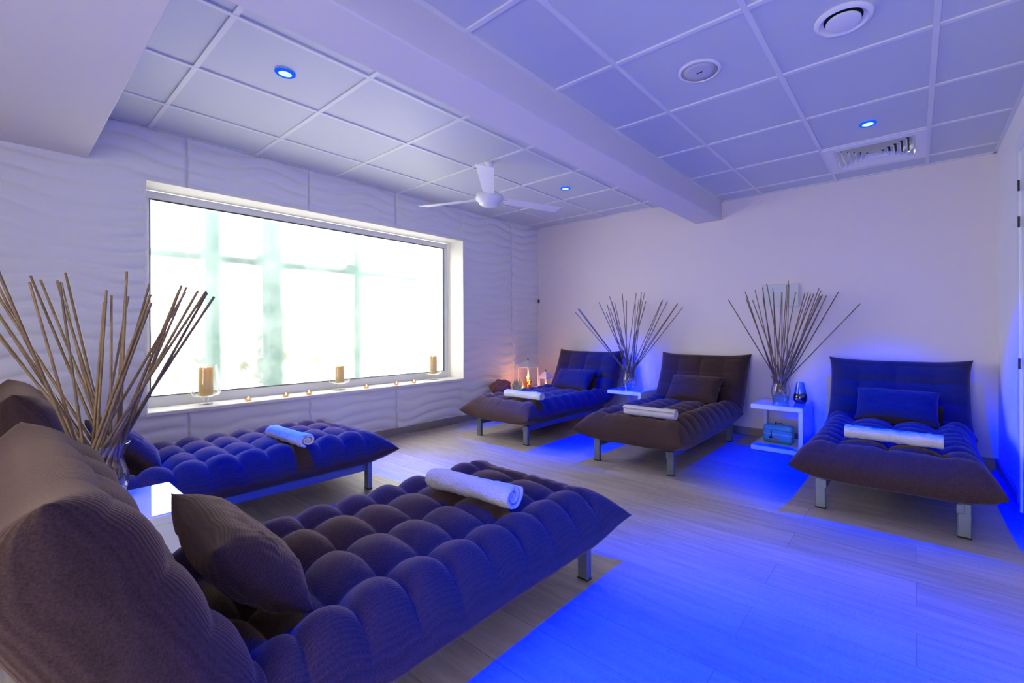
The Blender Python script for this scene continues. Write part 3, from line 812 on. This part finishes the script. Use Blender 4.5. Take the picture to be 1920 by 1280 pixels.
def glass_candle(x, y, h, label):
    r = empty('candle_tumbler', (x, y, ST))
    MB().lathe([(.026, 0), (.029, .004), (.031, h), (.029, h), (.027, .008), (.0, .006)], 24, cap1=False).build('tumbler', M['tealight'], r, smooth=True, angle=50)
    MB().lathe([(.022, .0075), (.022, h * .62), (.0, h * .60)], 20, cap1=False).build('wax', M['wax'], r, smooth=True, angle=40)
    MB().lathe([(.0, h * .6), (.006, h * .6 + .008), (.007, h * .6 + .016), (.003, h * .6 + .032), (.0, h * .6 + .042)], 12, (0, 0, 0), False, False).build('flame', M['flame'], r, smooth=True)
    tag(r, label, 'candle', 'lit candles in the back corner')
glass_candle(-3.70, 4.0, .155, 'lit candle in the taller amber tumbler beside the green succulent')
glass_candle(-3.615, 3.94, .125, 'lit candle in the shorter amber tumbler in front of the lanterns')
tealight(-3.665, 3.87, ST, 'lit tealight on the corner stand below the two amber tumblers', 'lit candles in the back corner', 1.1)
tealight(-3.62, 4.20, ST, 'lit tealight at the foot of the short white lantern', 'lit candles in the back corner', 1.0)
# brown driftwood lump and succulent
M['bark'] = simple('red_brown_bark', (.26, .10, .065), .85, bump=.9, scale=35, noise_amt=.5)
M['succ'] = simple('green_succulent', (.58, .60, .14), .55, noise_amt=.3, scale=25)
mb = MB()
def rock(i, j, nu=36, nv=20):
    a = 2 * PI * i / nu; b = PI * j / (nv - 1)
    d = Vector((math.sin(b) * math.cos(a), math.sin(b) * math.sin(a), math.cos(b)))
    k = 1 + .28 * fbm(d, 1.9) + .07 * fbm(d, 7)
    return (d.x * .085 * k, d.y * .14 * k, max(-.06, d.z * .082 * k))
mb.grid(rock, 36, 20, wrap=True)
o = mb.build('driftwood_lump', M['bark'], smooth=True, loc=(-3.82, 3.67, ST + .062))
tag(o, 'rough red-brown wooden lump at the end of the corner stand', 'driftwood')
r = empty('succulent_plant', (-3.715, 3.855, ST))
tag(r, 'green pointed succulent next to the red-brown wooden lump', 'plant')
for ring, (n, tilt, L) in enumerate(((4, 10, .15), (6, 28, .13), (8, 55, .10))):
    for k in range(n):
        a = 2 * PI * (k + ring * .4) / n; t = math.radians(tilt)
        pts, rad = [], []
        for q in range(7):
            s = q / 6
            tt = t * (.6 + .4 * (1 - s))
            pts.append((math.cos(a) * (.012 + math.sin(tt) * L * s), math.sin(a) * (.012 + math.sin(tt) * L * s), math.cos(tt) * L * s + .004))
            rad.append(.017 * (math.sin(PI * (.18 + .8 * s)) ** .8) + .0005)
        MB().tube(pts, rad, 8).build('leaf', M['succ'], r, smooth=True)

# ------------------------------------------------------------------ on the back wall
r = empty('wall_plaque', (-.972, YB, 1.325))
tag(r, 'pale translucent plaque on standoffs on the back wall behind the canes', 'plaque')
M['frost'] = simple('frosted_acrylic', (.66, .68, .66), .25, noise_amt=.01)
MB().box(-.152, .152, -.022, -.016, -.102, .102, .002).build('sheet', M['frost'], r)
for a in (-.135, .135):
    for b in (-.085, .085):
        MB().tube([(a, -.016, b), (a, 0, b)], .006, 10).build('standoff', M['steel'], r, smooth=True, angle=40)
o = MB().box(-.010, .010, -.02, 0, -.022, .022, .004).build('wall_sensor', M['black'], loc=(-3.925, YB, 1.398))
tag(o, 'tiny black sensor high in the back corner of the room', 'sensor')

# ------------------------------------------------------------------ on the ceiling
def downlight(x, y, z, label, tilt=5, widen=0):
    r = empty('downlight', (x, y, z))
    MB().lathe([(.034, .004), (.030, -.003), (.042, -.004), (.047, .001), (.047, .004)], 36, cap0=False, cap1=False).build('bezel', M['ledring'], r, smooth=True, angle=60)
    MB().lathe([(.033, .0), (.020, .0015), (.0, .0025)], 30, cap1=False).build('lens', M['led'], r, smooth=True)
    tag(r, label, 'downlight', 'round blue ceiling lights')
    ld = bpy.data.lights.new('blue_spot', 'SPOT'); ld.energy = SPOT_W; ld.spot_size = math.radians(SPOT_ANGLE + widen); ld.spot_blend = 1.0; ld.shadow_soft_size = .018
    ld.use_nodes = True; nt = ld.node_tree
    e = nt.nodes.get('Emission') or nt.nodes.new('ShaderNodeEmission')
    cx = nt.nodes.new('ShaderNodeCombineXYZ')
    cx.inputs[0].default_value, cx.inputs[1].default_value, cx.inputs[2].default_value = LED_RGB    # saturated LED blue lies outside the display gamut
    nt.links.new(cx.outputs[0], e.inputs['Color']); e.inputs['Strength'].default_value = 1
    out = nt.nodes.get('Light Output') or nt.nodes.new('ShaderNodeOutputLight')
    nt.links.new(e.outputs[0], out.inputs[0])
    lo = bpy.data.objects.new('blue_spot', ld); COL.objects.link(lo); lo.location = (x, y, z - .012); lo.rotation_euler = (math.radians(tilt), 0, 0)
SPOT_W, SPOT_ANGLE, LED_RGB = 1500, 67, (-.062, -.026, 1.0)
downlight(-2.56, .935, ZL, 'blue ceiling light closest to the plaster soffit at upper left')
downlight(-2.587, 3.335, ZL, 'blue ceiling light to the right of the ceiling fan', 9)
downlight(-.2256, 3.3445, ZR, 'blue ceiling light in front of the square air diffuser', 9)
downlight(-.2256, .9445, ZR, 'blue ceiling light nearest the viewer over the foreground floor', 4, 7)
# speaker
r = empty('ceiling_speaker', (-.83, 2.15, ZR + .008)); tag(r, 'round ceiling speaker with grey grille', 'speaker')
MB().lathe([(.100, 0), (.102, -.004), (.098, -.008), (.088, -.009), (.086, -.005)], 48, cap0=False, cap1=False).build('ring', M['white'], r, smooth=True, angle=50)
MB().lathe([(.087, -.005), (.05, -.0075), (.0, -.0085)], 48, cap1=False).build('grille', M['grey'], r, smooth=True)
MB().box(-.014, .014, -.003, .003, -.0098, -.0080).build('badge', M['dark'], r)
# round air valve
r = empty('ceiling_air_vent', (-.228, 2.158, ZR + .008)); tag(r, 'white round air valve with a disc in its centre on the ceiling', 'air vent')
MB().lathe([(.104, 0), (.106, -.006), (.100, -.013), (.088, -.016), (.076, -.004), (.070, -.001)], 48, cap0=False, cap1=False).build('ring', M['white'], r, smooth=True, angle=50)
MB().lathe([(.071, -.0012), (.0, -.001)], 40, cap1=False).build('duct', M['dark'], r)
MB().lathe([(.030, -.002), (.052, -.006), (.063, -.011), (.063, -.016), (.054, -.020), (.0, -.021)], 44, cap1=False).build('disc', M['white'], r, smooth=True, angle=40)
# square diffuser
r = empty('ceiling_air_vent', (-.2256, 3.9445, ZR + .002)); tag(r, 'square white ceiling air diffuser with nested louvres near the back wall', 'air vent')
def ring(m, a, za, b, zb):
    A = [(-a, -a, za), (a, -a, za), (a, a, za), (-a, a, za)]; B = [(-b, -b, zb), (b, -b, zb), (b, b, zb), (-b, b, zb)]
    m.add(A + B, [(i, (i + 1) % 4, (i + 1) % 4 + 4, i + 4) for i in range(4)])
m = MB(); ring(m, .292, 0, .292, -.006); ring(m, .292, -.006, .232, -.006); ring(m, .232, -.006, .225, .02); m.build('flange', M['white'], r)
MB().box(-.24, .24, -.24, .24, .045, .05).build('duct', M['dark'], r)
for k in range(6):
    a = .228 - k * .036
    m = MB(); ring(m, a - .026, .026, a - .004, -.006); ring(m, a - .004, -.006, a - .007, -.006); ring(m, a - .007, -.006, a - .029, .026)
    m.build('louvre', M['white'], r)
MB().box(-.022, .022, -.022, .022, -.006, -.002).build('centre_plate', M['white'], r)
# fan
FXY = (-2.66, 2.44)
r = empty('ceiling_fan', (FXY[0], FXY[1], ZL)); tag(r, 'white three-bladed ceiling fan hanging in front of the window', 'ceiling fan')
MB().lathe([(.034, 0), (.034, -.010), (.028, -.016), (.024, -.060)], 36).build('canopy', M['white'], r, smooth=True, angle=40)
MB().lathe([(.022, -.055), (.022, -.235)], 24).build('downrod', M['white'], r, smooth=True, angle=40)
hz = -.29
MB().lathe([(.022, hz + .075), (.030, hz + .060), (.078, hz + .048), (.104, hz + .030), (.110, hz + .008), (.104, hz - .012), (.086, hz - .026), (.084, hz - .030)], 48).build('motor_housing', M['white'], r, smooth=True, angle=50)
MB().lathe([(.084, hz - .028), (.080, hz - .042), (.058, hz - .056), (.0, hz - .060)], 40, cap1=False).build('cap', M['white'], r, smooth=True, angle=50)
for k, ang in enumerate((194, 315, 74)):
    m = MB(); nx = 12
    def bl(i, j):
        s = i / (nx - 1); t = j / 4 - .5
        w = .085 + .035 * s; x = .15 + .52 * s; z = hz + .004 - t * w * .18 + .014 * s
        return (x, t * w, z)
    m.grid(bl, nx, 5); top = [(p[0], p[1], p[2] + .005) for p in m.v]; f0 = list(m.f)
    n0 = len(m.v); m.add(top, [tuple(reversed(q)) for q in f0])
    edge = [j * nx for j in range(5)]; e2 = [j * nx + nx - 1 for j in range(5)]
    for L_ in (list(range(nx)), [4 * nx + i for i in range(nx)], edge, e2):
        for a, b in zip(L_[:-1], L_[1:]): m.f.append((a, b, b + n0, a + n0))
    bo = m.build('blade', M['white'], r, smooth=True, angle=40); bo.rotation_euler = (0, 0, math.radians(ang))
    br_ = MB().box(.08, .19, -.018, .018, hz + .006, hz + .012, .002).build('blade_bracket', M['white'], bo)

# ------------------------------------------------------------------ daylight, candle glow, camera
w = bpy.data.worlds.new('daylight'); S.world = w; w.use_nodes = True
bg = w.node_tree.nodes['Background']; bg.inputs[0].default_value = (1.0, .985, .955, 1); bg.inputs[1].default_value = 7.8
def portal(loc, rot, sx, sy):
    l = bpy.data.lights.new('sky_portal', 'AREA'); l.shape = 'RECTANGLE'; l.size = sx; l.size_y = sy; l.cycles.is_portal = True
    o = bpy.data.objects.new('sky_portal', l); COL.objects.link(o); o.location = loc; o.rotation_euler = rot
portal((FX - .06, (WY0 + WY1) / 2, (WZ0 + WZ1) / 2), (0, -PI / 2, 0), WZ1 - WZ0, WY1 - WY0)
portal(((OX0 + OX1) / 2, YF - .1, OZ / 2), (PI / 2, 0, 0), OX1 - OX0, OZ)
def glow(x, y, z, W_):
    l = bpy.data.lights.new('candle_glow', 'POINT'); l.energy = W_; l.color = (1, .42, .13); l.shadow_soft_size = .012
    o = bpy.data.objects.new('candle_glow', l); COL.objects.link(o); o.location = (x, y, z)
glow(-3.70, 4.0, ST + .15, 1.1); glow(-3.615, 3.94, ST + .13, 1.0); glow(-3.665, 3.87, ST + .045, .3); glow(-3.62, 4.20, ST + .045, .25)
for c in cand: glow(c[0], c[1], c[2] + .004, .25)

yaw, roll, Hc = math.radians(38.2106), math.radians(.2381), 1.016
F = Vector((-math.sin(yaw), math.cos(yaw), 0)); R0 = Vector((math.cos(yaw), math.sin(yaw), 0)); U0 = Vector((0, 0, 1))
R_ = R0 * math.cos(roll) - U0 * math.sin(roll); U_ = R0 * math.sin(roll) + U0 * math.cos(roll)
cd = bpy.data.cameras.new('camera'); co = bpy.data.objects.new('camera', cd); COL.objects.link(co)
mw = Matrix(((R_.x, U_.x, -F.x, 0), (R_.y, U_.y, -F.y, 0), (R_.z, U_.z, -F.z, Hc), (0, 0, 0, 1)))
co.matrix_world = mw
cd.sensor_width = 36; cd.lens = 839.0 / 1920 * 36; cd.shift_x = -(1055.4 - 960) / 1920; cd.shift_y = (618.4 - 640) / 1920
cd.clip_start = .02
S.camera = co
vs = S.view_settings; vs.view_transform = 'Standard'; vs.look = 'None'; vs.gamma = 1; vs.use_curve_mapping = False; vs.exposure = 0.0
S.cycles.use_denoising = True
S.cycles.max_bounces = 10; S.cycles.diffuse_bounces = 6; S.cycles.transparent_max_bounces = 24
S.cycles.caustics_reflective = False; S.cycles.caustics_refractive = True
S.cycles.sample_clamp_indirect = 6.0
